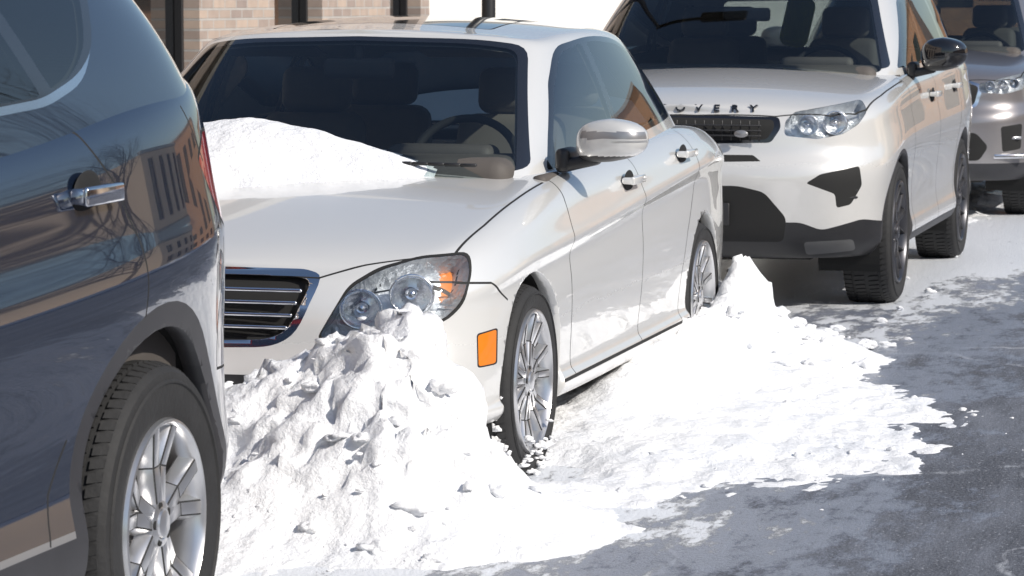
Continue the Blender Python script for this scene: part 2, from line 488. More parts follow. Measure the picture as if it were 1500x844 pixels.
fs=cut_poly(bm,rpoly([(-.01,.40,0),(.42,.40),(.47,.30),(.40,.25),(-.01,.25,0)],.03),AX,AZ,lambda c,n:n.y<-.1 and c.y<.5); setm(fs,'black')
mk=[(.875,.508),(.930,.516),(.928,.412),(.877,.412)]
fs=cut_poly(bm,rpoly([(.871,.513),(.934,.521),(.932,.407),(.873,.407)],.01),AD,AZ,lambda c,n:c.y<.6 and c.x>.6); setm(fs,'gap')
fs=cut_poly(bm,rpoly(mk,.008),AD,AZ,lambda c,n:c.y<.6 and c.x>.6); setm(fs,'amber')
arch(bm,(.80,.315),.350); arch(bm,(3.56,.32),.350)
W=.007
ribbon(bm,[(.27,.675),(.40,.665),(.53,.60)],W,AY,AZ,sideF,MI['gap'])
ribbon(bm,[(1.36,.96),(1.30,.86),(1.27,.70),(1.28,.45),(1.31,.27)],W,AY,AZ,sideF,MI['gap'])
ribbon(bm,[(2.38,1.0),(2.39,.7),(2.36,.4),(2.34,.27)],W,AY,AZ,sideF,MI['gap'])
ribbon(bm,[(3.38,1.03),(3.40,.9),(3.33,.76),(3.20,.62),(3.10,.45),(3.06,.27)],W,AY,AZ,sideF,MI['gap'])
ribbon(bm,[(1.15,.262),(3.2,.262)],.012,AY,AZ,sideF,MI['gap'])
ribbon(bm,[(4.02,.9),(4.0,.6),(3.95,.4)],W,AY,AZ,sideF,MI['gap'])
ribbon(bm,[(.40,.13),(.52,.20),(.66,.27),(.745,.34),(.765,.6),(.775,.95),(.78,1.28)],.007,AX,AY,topF,MI['gap'])
ribbon(bm,[(.0,.122),(.25,.124),(.40,.13)],.006,AX,AY,lambda c,n:n.z>.15 and c.z>.68,MI['gap'])
bmesh.ops.delete(bm,geom=[f for f in bm.faces if (lambda c:1.28<c.y<3.9 and c.x<.70 and c.z>.85)(f.calc_center_median())],context='FACES')
mirror_full(bm)
mkobj('body_shell',bm,mats('white'),car)
gc=[((0,1.08,.955),(0,1.86,1.425)),((.32,1.10,.955),(.31,1.87,1.422)),((.57,1.17,.945),(.50,1.91,1.415)),((.685,1.26,.93),(.585,1.98,1.402)),((.745,1.40,.925),(.615,2.10,1.405)),
((.775,1.75,.93),(.625,2.3,1.425)),((.79,2.2,.945),(.63,2.55,1.435)),((.795,2.7,.965),(.625,2.85,1.435)),((.785,3.2,.985),(.61,3.15,1.42)),((.76,3.6,.995),(.58,3.40,1.385)),
((.71,3.9,.99),(.53,3.52,1.36)),((.60,4.02,.99),(.42,3.58,1.355)),((.3,4.08,.99),(.22,3.60,1.36)),((0,4.09,.99),(0,3.61,1.36))]
bg=shell_bm(green_net(gc,[(1.8,1.435),(2.2,1.475),(2.7,1.50),(3.2,1.47),(3.6,1.38)]),nu=12,nv=6,su=4.5,sv=2.2)
wsF=lambda c,n:n.y<-.25 and c.y<2.2
wo=[(-.01,.95,0),(.60,.95,.03),(.712,.97,.03),(.660,1.13,.2),(.572,1.385,.05),(.42,1.408,.1),(-.01,1.418,0)]
wi=[(-.01,.93,0),(.60,.93,.03),(.685,.95,.03),(.635,1.13,.2),(.550,1.370,.04),(.40,1.393,.1),(-.01,1.403,0)]
setm(cut_poly(bg,rpoly(wo),AX,AZ,wsF),'gloss'); setm(cut_poly(bg,rpoly(wi),AX,AZ,wsF),'glass')
rF=lambda c,n:n.y>.2 and c.y>3.3
setm(cut_poly(bg,rpoly([(-.01,1.0,0),(.58,1.02),(.44,1.34,.04),(-.01,1.355,0)],.03),AX,AZ,rF),'glass')
zs_=lambda L_: [(a[0],a[1] if a[1]<1.1 else 1.1+(a[1]-1.1)*1.12,*a[2:]) for a in L_]
do=[(1.50,.955),(1.62,1.065),(1.85,1.235),(2.08,1.350,.1),(2.55,1.382,.2),(3.02,1.368,.2),(3.38,1.285,.1),(3.62,1.155),(3.70,1.075),(3.2,1.05),(2.4,1.01)]
setm(cut_poly(bg,rpoly(zs_(do),.03),AY,AZ,gF),'gloss')
setm(cut_poly(bg,rpoly(zs_([(1.60,.96),(1.66,1.06),(1.87,1.215),(2.10,1.328,.06),(2.40,1.357,.02),(2.44,1.03,.02),(1.8,.97)]),.02),AY,AZ,gF),'sglass')
setm(cut_poly(bg,rpoly(zs_([(2.50,1.03),(2.48,1.360),(2.62,1.362,.1),(3.0,1.348,.1),(3.20,1.310,.02),(3.26,1.075,.02)]),.015),AY,AZ,gF),'sglass')
setm(cut_poly(bg,rpoly(zs_([(3.31,1.075),(3.25,1.298),(3.36,1.265,.05),(3.58,1.15),(3.64,1.09)]),.015),AY,AZ,gF),'sglass')
setm(cut_poly(bg,rpoly([(-.01,2.1,0),(.40,2.1),(.40,2.55),(-.01,2.55,0)],.04),AX,AY,lambda c,n:n.z>.8),'gap')
setm(cut_poly(bg,rpoly([(-.01,2.108,0),(.392,2.108),(.392,2.542),(-.01,2.542,0)],.04),AX,AY,lambda c,n:n.z>.8),'gloss')
inner_lining(bg)
bvg_sedan=BVHTree.FromBMesh(bg)
mirror_full(bg)
mkobj('greenhouse',bg,mats('white'),car)
bm=bmesh.new()
for z in (.545,.583,.621,.659):
    w=np.interp(z,[.54,.685],[.33,.378])
    rbox_bm(bm,(0,.055-(z-.6)*-.15,z),(2*w,.018,.012),.004,2)
mkobj('grille_slats',bm,[M['chrome']],car)
for s in(1,-1):
    yw=lambda d: R(d) if s>0 else R(-180-d)
    reflector(car,s*.525,.125,.600,.058,yw(-80)); reflector(car,s*.660,.185,.642,.060,yw(-72))
bm=bmesh.new()
rbox_bm(bm,(0,1.42,.93),(1.36,.42,.16),.06,4,mi=0)
rbox_bm(bm,(.38,1.55,1.0),(.36,.16,.08),.035,4,mi=0)
rbox_bm(bm,(0,2.6,.35),(1.5,2.6,.1),.03,2,mi=0)
for s in(-1,1): rbox_bm(bm,(s*.76,2.6,.65),(.05,2.6,.60),.02,2,mi=0)
rbox_bm(bm,(0,3.78,.98),(1.2,.42,.05),.02,2,mi=0)
rbox_bm(bm,(0,1.5,.6),(1.4,.1,.5),.02,2,mi=0)
mkobj('cabin',bm,[M['int']],car)
seats(car,[(.37,2.15),(-.37,2.15),(.36,3.0),(-.36,3.0)],.50,.62)
steering(car,.37,1.85,.95)
bm=bmesh.new(); rbox_bm(bm,(0,1.86,1.30),(.25,.04,.075),.03,4); rbox_bm(bm,(0,1.86,1.36),(.03,.03,.08),.01,2)
for s in(1,-1): rbox_bm(bm,(s*.36,2.0,1.36),(.36,.16,.015),.006,2,rot=Matrix.Rotation(R(-12),4,'X'))
mkobj('rear_view_mirror',bm,[M['int']],car)
def side_mirror(parent,x,y,z,sx,sy,sz,side,mat,strip,name='side_mirror'):
    bm=bmesh.new()
    ret=bmesh.ops.create_uvsphere(bm,u_segments=64,v_segments=48,radius=1)
    for v in ret['verts']:
        p=v.co; q=[math.copysign(abs(t)**.66,t) for t in p]
        xx,yy,zz=q
        if yy>.25: yy=.25+(yy-.25)*.15
        out=xx*side
        xx2=xx*sx*(1-.12*max(0,-yy))
        zz2=zz*sz*(1-.16*max(0,out))
        if zz<0: zz2+= .020*(out*.5+.5)
        else: zz2-=.012*max(0,-out)
        v.co=Vector((xx2,yy*sy,zz2))
    for f in bm.faces:
        c=f.calc_center_median()
        if c.y>.2*sy: f.material_index=1
        elif strip and abs(c.z-sz*.30)<sz*.17 and c.y<0 and c.x*side>-sx*.70: f.material_index=2
        elif c.z<-sz*.60: f.material_index=1
    o=mkobj(name,bm,[M[mat],M['black'],M['grey']],parent,True,(x*side,y,z),(0,0,R(-8*side)))
    bm=bmesh.new()
    rbox_bm(bm,(side*(x-sx*.95),y+.01,z-sz*.95),(sx*1.25,.07,.045),.018,3,rot=Matrix.Rotation(R(-14*side),4,'Y'))
    rbox_bm(bm,(side*(x-sx*1.35),y+.05,z-sz*.85),(.05,.16,.085),.02,3)
    mkobj('mirror_arm',bm,[M['black']],parent)
    return o
for s in(1,-1): side_mirror(car,.955,1.50,1.06,.118,.085,.080,s,'white',True)
def handle(parent,x,y,z,w,mat,side,h=.030):
    bm=bmesh.new()
    bmesh.ops.create_uvsphere(bm,u_segments=24,v_segments=12,radius=1)
    for v in bm.verts: v.co=Vector((v.co.x*.004+side*(x),v.co.y*w*.40+y-w*.08,v.co.z*h*1.35+z-.004))
    for f in bm.faces: f.material_index=1
    rbox_bm(bm,(side*(x+.030),y,z),(.016,w,h),.007,3)
    for s in(-1,1): rbox_bm(bm,(side*(x+.012),y+s*w*.42,z),(.04,.03,h*.85),.008,2)
    return mkobj('door_handle',bm,[M[mat],M['gap']],parent)
for s in(1,-1):
    handle(car,.866,2.20,.885,.20,'white',s); handle(car,.866,3.16,.935,.20,'white',s)
for s in(1,-1):
    for y,z,n in((.80,.305,'front'),(3.56,.313,'rear')):
        wheel(car,'wheel_'+n+('_l' if s>0 else '_r'),.868*s,y,z,.315,.215,.235,'twin',s,11 if n=='front' else 30); well(car,.872*s,y,z,.350,s)
bm=bmesh.new(); rbox_bm(bm,(0,2.2,.27),(1.1,3.9,.12),.02,2); rbox_bm(bm,(0,2.2,.27),(1.55,1.9,.12),.02,2); mkobj('underbody',bm,[M['well']],car)
bm=bmesh.new()
for x0,x1 in((.10,.62),(-.5,.0)):
    n=10
    for k in range(n):
        t=k/n; x=x0+(x1-x0)*t
        rbox_bm(bm,(x,1.135+.03*t,1.0-.012*t),((x1-x0)/n*1.05,.015,.012),.004,1)
mkobj('wipers',bm,[M['black']],car)

# =================================================================== SUVs seen from the front
def front_suv(name,XC,YF,paintk,kind):
    car=empty(name,(XC,YF,0)); car.scale=(1.06,1,1)
    cols=[(0,0,.99,.27,1,0),(.36,.01,.995,.27,1,0),(.62,.055,1.0,.27,1,0),(.79,.15,1.01,.27,.9,0),(.90,.30,1.03,.27,.6,0),(.945,.50,1.055,.27,.25,0),
    (.96,.80,1.09,.27,0,0),(.955,1.2,1.125,.26,0,0),(.955,1.6,1.15,.26,0,0),(.955,2.1,1.165,.26,0,0),(.955,2.7,1.18,.26,0,0),(.96,3.2,1.20,.26,0,0),(.965,3.6,1.21,.27,0,0),
    (.955,4.0,1.22,.28,0,0),(.93,4.33,1.22,.3,0,.4),(.78,4.53,1.22,.3,0,1),(.4,4.60,1.22,.3,0,1),(0,4.61,1.22,.3,0,1)]
    rows=[(0,.12,.20,.12),(.0,.04,.14,.05),(.06,.01,.09,.02),(.12,.0,.05,.0),(.20,.022,.02,.0),(.36,.024,.0,.0),(.55,.006,-.025,.0),(.64,.0,-.01,.01),(.72,.008,.04,.01),(.84,.03,.045,.02),(.93,.035,.055,.04),(1.0,.085,.12,.09)]
    bm=shell_bm(body_net(cols,rows,[(0,1.00),(.12,1.03),(.3,1.09),(.7,1.15),(1.1,1.19),(1.5,1.215),(3.8,1.2),(4.6,1.2)]),nu=10,nv=5,su=5,sv=1.8)
    bv=BVHTree.FromBMesh(bm)
    fF=lambda c,n:n.y<-.1 and c.y<.6
    fC=lambda c,n:(n.y<-.05 and c.y<.7) or (c.y<.7 and c.x>.6)
    if kind==0:
        setm(cut_poly(bm,rpoly([(-.01,.46,0),(.58,.46,.03),(.68,.42,.03),(.88,.47,.03),(1.1,.43,0),(1.1,.15,0),(-.01,.15,0)]),AD,AZ,lambda c,n:c.y<.50),'black')
        setm(cut_poly(bm,rpoly([(-.01,.64,0),(.30,.64),(.42,.61),(.52,.48),(.50,.36),(-.01,.36,0)],.03),AX,AZ,fF),'gap')
        setm(cut_poly(bm,rpoly([(.60,.36,.02),(.84,.37,.02),(.86,.31,.02),(.62,.29,.02)]),AD,AZ,fC),'plate')
        g=[(-.01,.985,0),(.47,.975),(.485,.925),(.44,.85),(-.01,.84,0)]
        setm(cut_poly(bm,rpoly(g,.02),AX,AZ,fF),'gloss')
        setm(cut_poly(bm,rpoly([(-.01,.97,0),(.445,.963),(.455,.925),(.42,.865),(-.01,.855,0)],.02),AX,AZ,fF),'gap')
        setm(cut_poly(bm,rpoly([(-.01,.790,0),(.36,.790),(.40,.760),(-.01,.750,0)],.008),AX,AZ,fF),'gap')
        setm(cut_poly(bm,rpoly([(.60,.655),(.67,.70),(.86,.735),(.875,.64),(.82,.545),(.75,.53),(.74,.60)],.015),AD,AZ,fC),'gap')
        hl=[(.505,.885),(.51,.955),(.56,1.00),(.75,1.03),(.90,1.055),(.915,1.0),(.86,.935),(.78,.89),(.66,.868)]
    else:
        setm(cut_poly(bm,rpoly([(-.01,.40,0),(1.1,.40,0),(1.1,.15,0),(-.01,.15,0)]),AD,AZ,lambda c,n:c.y<.50),'clad')
        setm(cut_poly(bm,rpoly([(-.01,1.0,0),(.50,.99),(.62,.95),(.58,.80),(.45,.76),(-.01,.75,0)],.03),AX,AZ,fF),'chrome')
        setm(cut_poly(bm,rpoly([(-.01,.985,0),(.49,.975),(.59,.94),(.56,.81),(.44,.775),(-.01,.765,0)],.03),AX,AZ,fF),'gap')
        setm(cut_poly(bm,rpoly([(-.01,.60,0),(.58,.62),(.66,.52),(.60,.42),(-.01,.42,0)],.03),AX,AZ,fF),'gap')
        setm(cut_poly(bm,rpoly([(.74,.66),(.90,.68),(.90,.50),(.76,.48)],.02),AD,AZ,fC),'gap')
        hl=[(.60,.90),(.60,.96),(.76,1.0),(.92,1.03),(1.0,1.03),(.99,.98),(.92,.92),(.78,.89)]
    headlight(bm,rpoly(hl,.02),AD,AZ,fC,.06,'lampin')
    arch(bm,(.87,.365),.405,'clad',.425 if kind==0 else .455); arch(bm,(3.61,.365),.405,'clad',.425 if kind==0 else .455)
    W=.008
    for pl in ([(1.42,1.17),(1.36,1.0),(1.36,.6),(1.42,.33)],[(2.42,1.18),(2.43,.8),(2.40,.33)],[(3.42,1.2),(3.42,.95),(3.27,.72),(3.15,.5),(3.10,.33)]):
        ribbon(bm,pl,W,AY,AZ,sideF,MI['gap'])
    setm(cut_poly(bm,[(1.2,.33),(3.3,.33),(3.3,.1),(1.2,.1)],AY,AZ,sideF),'clad')
    ribbon(bm,[(.84,.38),(.865,.7),(.872,1.0),(.875,1.4)],.007,AX,AY,topF,MI['gap'])
    ribbon(bm,[(0,.105),(.45,.125),(.7,.20),(.80,.29),(.84,.38)],.007,AX,AY,lambda c,n:n.z>.2 and c.z>.95,MI['gap'])
    bmesh.ops.delete(bm,geom=[f for f in bm.faces if (lambda c:1.42<c.y<4.3 and c.x<.76 and c.z>1.05)(f.calc_center_median())],context='FACES')
    mirror_full(bm); mkobj('body_shell',bm,mats(paintk),car)
    gc=[((0,1.18,1.18),(0,1.92,1.63)),((.36,1.20,1.18),(.34,1.93,1.63)),((.64,1.29,1.17),(.55,1.97,1.625)),((.78,1.40,1.14),(.65,2.05,1.615)),((.85,1.56,1.12),(.70,2.18,1.615)),
    ((.875,1.9,1.12),(.715,2.4,1.625)),((.88,2.4,1.13),(.72,2.7,1.63)),((.88,2.9,1.14),(.72,3.1,1.63)),((.88,3.4,1.15),(.715,3.5,1.62)),((.865,3.9,1.16),(.70,3.9,1.61)),
    ((.84,4.3,1.17),(.67,4.15,1.60)),((.68,4.45,1.17),(.55,4.22,1.60)),((.35,4.50,1.17),(.3,4.25,1.60)),((0,4.51,1.17),(0,4.26,1.60))]
    bg=shell_bm(green_net(gc,[(1.9,1.64),(2.4,1.69),(3.2,1.71),(4.2,1.65)]),nu=10,nv=5,su=4,sv=2.0)
    wo=[(-.01,1.17,0),(.66,1.17,.03),(.80,1.19,.03),(.74,1.36,.2),(.655,1.595,.05),(.45,1.61,.1),(-.01,1.618,0)]
    wi=[(-.01,1.15,0),(.66,1.15,.03),(.77,1.17,.03),(.71,1.36,.2),(.63,1.578,.05),(.43,1.593,.1),(-.01,1.60,0)]
    setm(cut_poly(bg,rpoly(wo),AX,AZ,lambda c,n:n.y<-.25 and c.y<2.3),'gloss'); setm(cut_poly(bg,rpoly(wi),AX,AZ,lambda c,n:n.y<-.25 and c.y<2.3),'glass')
    setm(cut_poly(bg,rpoly([(1.62,1.185),(1.9,1.36),(2.2,1.55,.05),(2.6,1.585,.2),(3.6,1.575,.2),(4.12,1.54),(4.2,1.26),(3.0,1.215)],.03),AY,AZ,gF),'gloss')
    setm(cut_poly(bg,rpoly([(1.72,1.195),(1.94,1.35),(2.22,1.535,.05),(2.46,1.56),(2.47,1.21)],.02),AY,AZ,gF),'sglass')
    setm(cut_poly(bg,rpoly([(2.54,1.21),(2.53,1.562),(3.3,1.558),(3.42,1.235)],.02),AY,AZ,gF),'tint')
    setm(cut_poly(bg,rpoly([(3.5,1.24),(3.4,1.556),(4.05,1.52),(4.12,1.265)],.02),AY,AZ,gF),'tint')
    setm(cut_poly(bg,rpoly([(-.01,1.25,0),(.66,1.25),(.56,1.55),(-.01,1.56,0)],.03),AX,AZ,lambda c,n:n.y>.2 and c.y>4),'tint')
    inner_lining(bg); mirror_full(bg); mkobj('greenhouse',bg,mats(paintk),car)
    bm=bmesh.new()
    rbox_bm(bm,(0,1.55,1.12),(1.5,.46,.16),.06,4); rbox_bm(bm,(.4,1.72,1.20),(.38,.16,.08),.035,4); rbox_bm(bm,(0,2.9,.45),(1.6,2.8,.1),.03,2); rbox_bm(bm,(0,1.6,.75),(1.5,.1,.6),.02,2)
    for s in(-1,1): rbox_bm(bm,(s*.83,2.9,.80),(.05,2.8,.70),.02,2)
    mkobj('cabin',bm,[M['int']],car)
    seats(car,[(.39,2.35),(-.39,2.35),(.38,3.2),(-.38,3.2)],.68,.66); steering(car,.39,2.02,1.12)
    if kind==0:
        bm=bmesh.new(); rbox_bm(bm,(.06,3.15,1.42),(.16,.12,.30),.05,3,rot=Matrix.Rotation(R(12),4,'Y')); mkobj('hi_vis_vest',bm,[M['hivis']],car)
    bm=bmesh.new(); rbox_bm(bm,(0,1.87,1.47),(.25,.04,.075),.03,4); mkobj('rear_view_mirror',bm,[M['int']],car)
    for s in(1,-1):
        side_mirror(car,1.045,1.72,1.255,.118,.09,.095,s,'gloss' if kind==0 else paintk,False)
        handle(car,.935,2.22,1.03,.2,paintk,s); handle(car,.935,3.22,1.05,.2,paintk,s)
        for y,n in((.87,'front'),(3.61,'rear')):
            wheel(car,'wheel_'+n+('_l' if s>0 else '_r'),.94*s,y,.363,.367,.235,.262,'dark' if kind==0 else 'five',s,20); well(car,.945*s,y,.363,.405,s)
    bm=bmesh.new(); rbox_bm(bm,(0,2.3,.32),(1.2,3.9,.14),.02,2);rbox_bm(bm,(0,2.3,.32),(1.65,1.8,.14),.02,2); mkobj('underbody',bm,[M['well']],car)
    for s in(1,-1):
        a=R(-72) if s>0 else R(-108)
        if kind==0:
            reflector(car,s*.72,.215,.945,.055,a); reflector(car,s*.60,.16,.935,.045,a)
        else:
            for k in range(3): reflector(car,s*(.66+.075*k),.165+.04*k,.945+.008*k,.032,a)
    bm=bmesh.new()
    if kind==0:
        for z in (.885,.910,.935): rbox_bm(bm,(0,.035,z),(.80,.012,.008),.003,1)
        for k in range(-9,10): rbox_bm(bm,(k*.043,.042,.91),(.006,.008,.10),.002,1)
        for s in(1,-1):
            for z in (.58,.615,.65,.685): rbox_bm(bm,(s*.76,.165,z),(.16,.03,.012),.004,1,rot=Matrix.Rotation(R(38*s),4,'Z'))
        rbox_bm(bm,(0,.00,.50),(.52,.012,.11),.01,2)
        mkobj('grille_bars',bm,[M['black']],car)
        bm=bmesh.new(); lathe_bm(bm,[(0,.0005),(0,.03),(-.006,.034),(-.012,.03)],24)
        for v in bm.verts: v.co.z*=.55
        mkobj('badge',bm,[M['grey']],car,True,(.31,.005,.895),(0,0,R(-90)))
        txt='DISCOVERY'; n=len(txt)
        for i,ch in enumerate(txt):
            x=(i-(n-1)/2)*.086
            h=bv.ray_cast(Vector((abs(x),-1,1.002)),Vector((0,1,0)))
            if h[0] is None: continue
            cu=bpy.data.curves.new('letter','FONT'); cu.body=ch; cu.size=.052; cu.extrude=.006; cu.align_x='CENTER'; cu.offset=.001
            cu.materials.append(M['gloss'])
            ob=bpy.data.objects.new('letter_'+ch.lower(),cu); scene.collection.objects.link(ob); ob.parent=car
            ob.location=(x,h[0].y-.006,1.000); ob.rotation_euler=(R(56),0,0); ob.scale=(1.15,1,1)
    else:
        for z in np.arange(.79,.98,.033): rbox_bm(bm,(0,.03,z),(1.06,.012,.006),.002,1)
        for k in range(-15,16): rbox_bm(bm,(k*.036,.03,.88),(.005,.010,.18),.002,1)
        rbox_bm(bm,(0,.02,.50),(1.1,.02,.02),.005,2)
        mkobj('grille_bars',bm,[M['gloss']],car)
        bm=bmesh.new(); rbox_bm(bm,(.80,.20,.58),(.14,.03,.02),.006,2,rot=Matrix.Rotation(R(30),4,'Z')); rbox_bm(bm,(.80,.19,.45),(.26,.03,.035),.01,2,rot=Matrix.Rotation(R(30),4,'Z'))
        mkobj('fog_trim',bm,[M['chrome']],car)
    return car
front_suv('suv',-3.05,14.2,'suvwhite',0)
front_suv('suv',-2.92,20.75,'beige',1)
# =================================================================== near dark SUV
car=empty('suv',(-3.42,2.53,0))
cols=[(0,0,1.0,.28,1,0),(.36,.01,1.0,.28,1,0),(.62,.055,1.0,.28,1,0),(.79,.15,1.02,.28,.9,0),(.88,.30,1.04,.28,.6,0),(.915,.50,1.07,.28,.25,0),
(.925,.85,1.13,.28,0,0),(.925,1.3,1.19,.27,0,0),(.925,1.8,1.22,.27,0,0),(.925,2.3,1.24,.27,0,0),(.925,2.8,1.26,.27,0,0),(.93,3.2,1.29,.27,0,0),(.94,3.6,1.33,.28,0,0),
(.925,3.95,1.36,.30,0,.05),(.885,4.20,1.38,.32,0,.35),(.76,4.40,1.38,.33,0,.9),(.42,4.53,1.38,.33,0,1),(0,4.56,1.38,.33,0,1)]
rows=[(0,.12,.2,.14),(.0,.05,.14,.06),(.06,.02,.09,.02),(.14,.012,.05,-.01),(.22,.045,.02,-.02),(.36,.050,.0,-.02),(.50,.020,-.01,-.0),(.60,.0,.0,.03),(.66,.0,.035,.04),(.74,.030,.045,.05),(.90,.055,.06,.08),(1.0,.095,.12,.12)]
bm=shell_bm(body_net(cols,rows,[(0,1.0),(.12,1.04),(.3,1.10),(.7,1.17),(1.1,1.21),(1.5,1.24),(4.6,1.38)]),nu=12,nv=6,su=6,sv=2.4)
setm(cut_poly(bm,rpoly([(-.01,.95,0),(.5,.95),(.45,.8),(-.01,.78,0)],.03),AX,AZ,lambda c,n:n.y<-.1 and c.y<.5),'gap')
headlight(bm,rpoly([(.55,.86),(.56,.95),(.9,1.0),(.98,.98),(.8,.88)],.02),AD,AZ,lambda c,n:(n.y<-.05 and c.y<.7) or (c.y<.7 and c.x>.6),.05)
setm(cut_poly(bm,[(-.2,.415),(5,.415),(5,.1),(-.2,.1)],AY,AZ,lambda c,n:c.z<.6),'clad')
setm(cut_poly(bm,[(1.1,.430),(3.2,.430),(3.2,.415),(1.1,.415)],AY,AZ,sideF),'grey')
tl=[(3.98,1.17),(4.08,1.235),(4.62,1.24),(4.62,.98),(4.25,.97),(4.10,1.03)]
setm(cut_poly(bm,rpoly([(p+(-.008 if p<4.3 else .01),q+(.008 if q>1.1 else -.008)) for p,q in tl],.02),AY,AZ,lambda c,n:c.y>3.6),'gap')
setm(cut_poly(bm,rpoly(tl,.02),AY,AZ,lambda c,n:c.y>3.6),'red')
arch(bm,(.93,.368),.41,'clad',.475); arch(bm,(3.64,.372),.440,'clad',.498)
for pl in ([(1.42,1.22),(1.36,1.0),(1.36,.6),(1.42,.42)],[(2.38,1.25),(2.40,.8),(2.38,.42)],[(3.20,1.32),(3.32,1.26),(3.43,1.15),(3.50,1.02),(3.51,.85)],[(3.16,.62),(3.06,.52),(3.02,.42)],
  [(3.94,1.30),(4.02,1.17)],[(4.10,.98),(4.08,.80),(4.10,.66)],[(4.10,.66),(4.5,.64)]):
    ribbon(bm,pl,.007,AY,AZ,sideF,MI['gap'])
bmesh.ops.delete(bm,geom=[f for f in bm.faces if (lambda c:1.42<c.y<4.25 and c.x<.74 and c.z>1.1)(f.calc_center_median())],context='FACES')
mirror_full(bm); mkobj('body_shell',bm,mats('blue'),car)
gc=[((0,1.12,1.18),(0,1.88,1.63)),((.36,1.14,1.18),(.34,1.89,1.63)),((.62,1.23,1.17),(.53,1.94,1.625)),((.76,1.35,1.14),(.62,2.02,1.62)),((.82,1.52,1.14),(.665,2.15,1.63)),
((.84,1.9,1.18),(.69,2.4,1.65)),((.845,2.4,1.20),(.70,2.7,1.66)),((.845,2.9,1.22),(.705,3.1,1.66)),((.85,3.3,1.25),(.70,3.4,1.65)),((.85,3.7,1.29),(.695,3.75,1.64)),
((.83,4.08,1.33),(.665,3.98,1.62)),((.70,4.30,1.34),(.56,4.10,1.61)),((.38,4.42,1.34),(.30,4.17,1.61)),((0,4.44,1.34),(0,4.18,1.61))]
bg=shell_bm(green_net(gc,[(1.9,1.64),(2.4,1.70),(3.2,1.72),(4.1,1.66)]),nu=12,nv=6,su=4.5,sv=2.2)
setm(cut_poly(bg,rpoly([(-.01,1.15,0),(.66,1.15,.03),(.75,1.17,.03),(.68,1.36,.2),(.60,1.58,.05),(-.01,1.60,0)]),AX,AZ,lambda c,n:n.y<-.25 and c.y<2.3),'glass')
do=[(1.60,1.24),(1.95,1.43),(2.25,1.59,.06),(2.7,1.625,.2),(3.45,1.618,.1),(3.66,1.595,.04),(3.55,1.46,.05),(3.43,1.37,.08),(3.22,1.325,.06),(2.4,1.285,.1)]
setm(cut_poly(bg,rpoly(do,.03),AY,AZ,gF),'chrome')
sh=lambda poly,c,d:[(p[0]+(d if p[0]<c[0] else -d)*.8,p[1]+(d if p[1]<c[1] else -d),*(p[2:])) for p in poly]
setm(cut_poly(bg,rpoly(sh(do,(2.6,1.46),.017),.03),AY,AZ,gF),'gloss')
setm(cut_poly(bg,rpoly([(1.72,1.27),(1.99,1.42),(2.27,1.565,.05),(2.44,1.585),(2.45,1.31)],.02),AY,AZ,gF),'tint')
setm(cut_poly(bg,rpoly([(2.52,1.315),(2.51,1.595),(3.02,1.59),(3.20,1.347)],.02),AY,AZ,gF),'tint')
setm(cut_poly(bg,rpoly([(3.26,1.357),(3.09,1.587),(3.42,1.585),(3.59,1.565,.03),(3.50,1.45,.05),(3.39,1.39,.05)],.02),AY,AZ,gF),'tint')
setm(cut_poly(bg,rpoly([(-.01,1.40,0),(.60,1.40),(.50,1.57),(-.01,1.58,0)],.03),AX,AZ,lambda c,n:n.y>.2 and c.y>3.8),'tint')
inner_lining(bg); mirror_full(bg); mkobj('greenhouse',bg,mats('blue'),car)
bm=bmesh.new()
rbox_bm(bm,(0,1.55,1.12),(1.4,.46,.16),.06,4); rbox_bm(bm,(0,2.9,.45),(1.6,2.6,.1),.03,2)
for s in(-1,1): rbox_bm(bm,(s*.80,2.75,.80),(.05,2.4,.76),.02,2)
mkobj('cabin',bm,[M['int']],car)
seats(car,[(.39,2.35),(-.39,2.35),(.38,3.1),(-.38,3.1)],.70,.66)
for s in(1,-1):
    side_mirror(car,1.03,1.72,1.28,.125,.09,.09,s,'blue',False)
    handle(car,.888,3.30,1.135,.20,'chrome',s,.042); handle(car,.888,2.2,1.11,.20,'chrome',s,.042)
    for y,n in((.93,'front'),(3.64,'rear')):
        wheel(car,'wheel_'+n+('_l' if s>0 else '_r'),.915*s,y,.360,.368,.235,.240,'five',s,14); well(car,.915*s,y,.368,.41 if n=='front' else .44,s)
bm=bmesh.new(); rbox_bm(bm,(0,2.3,.34),(1.2,3.9,.14),.02,2);rbox_bm(bm,(0,2.3,.34),(1.6,1.8,.14),.02,2); mkobj('underbody',bm,[M['well']],car)

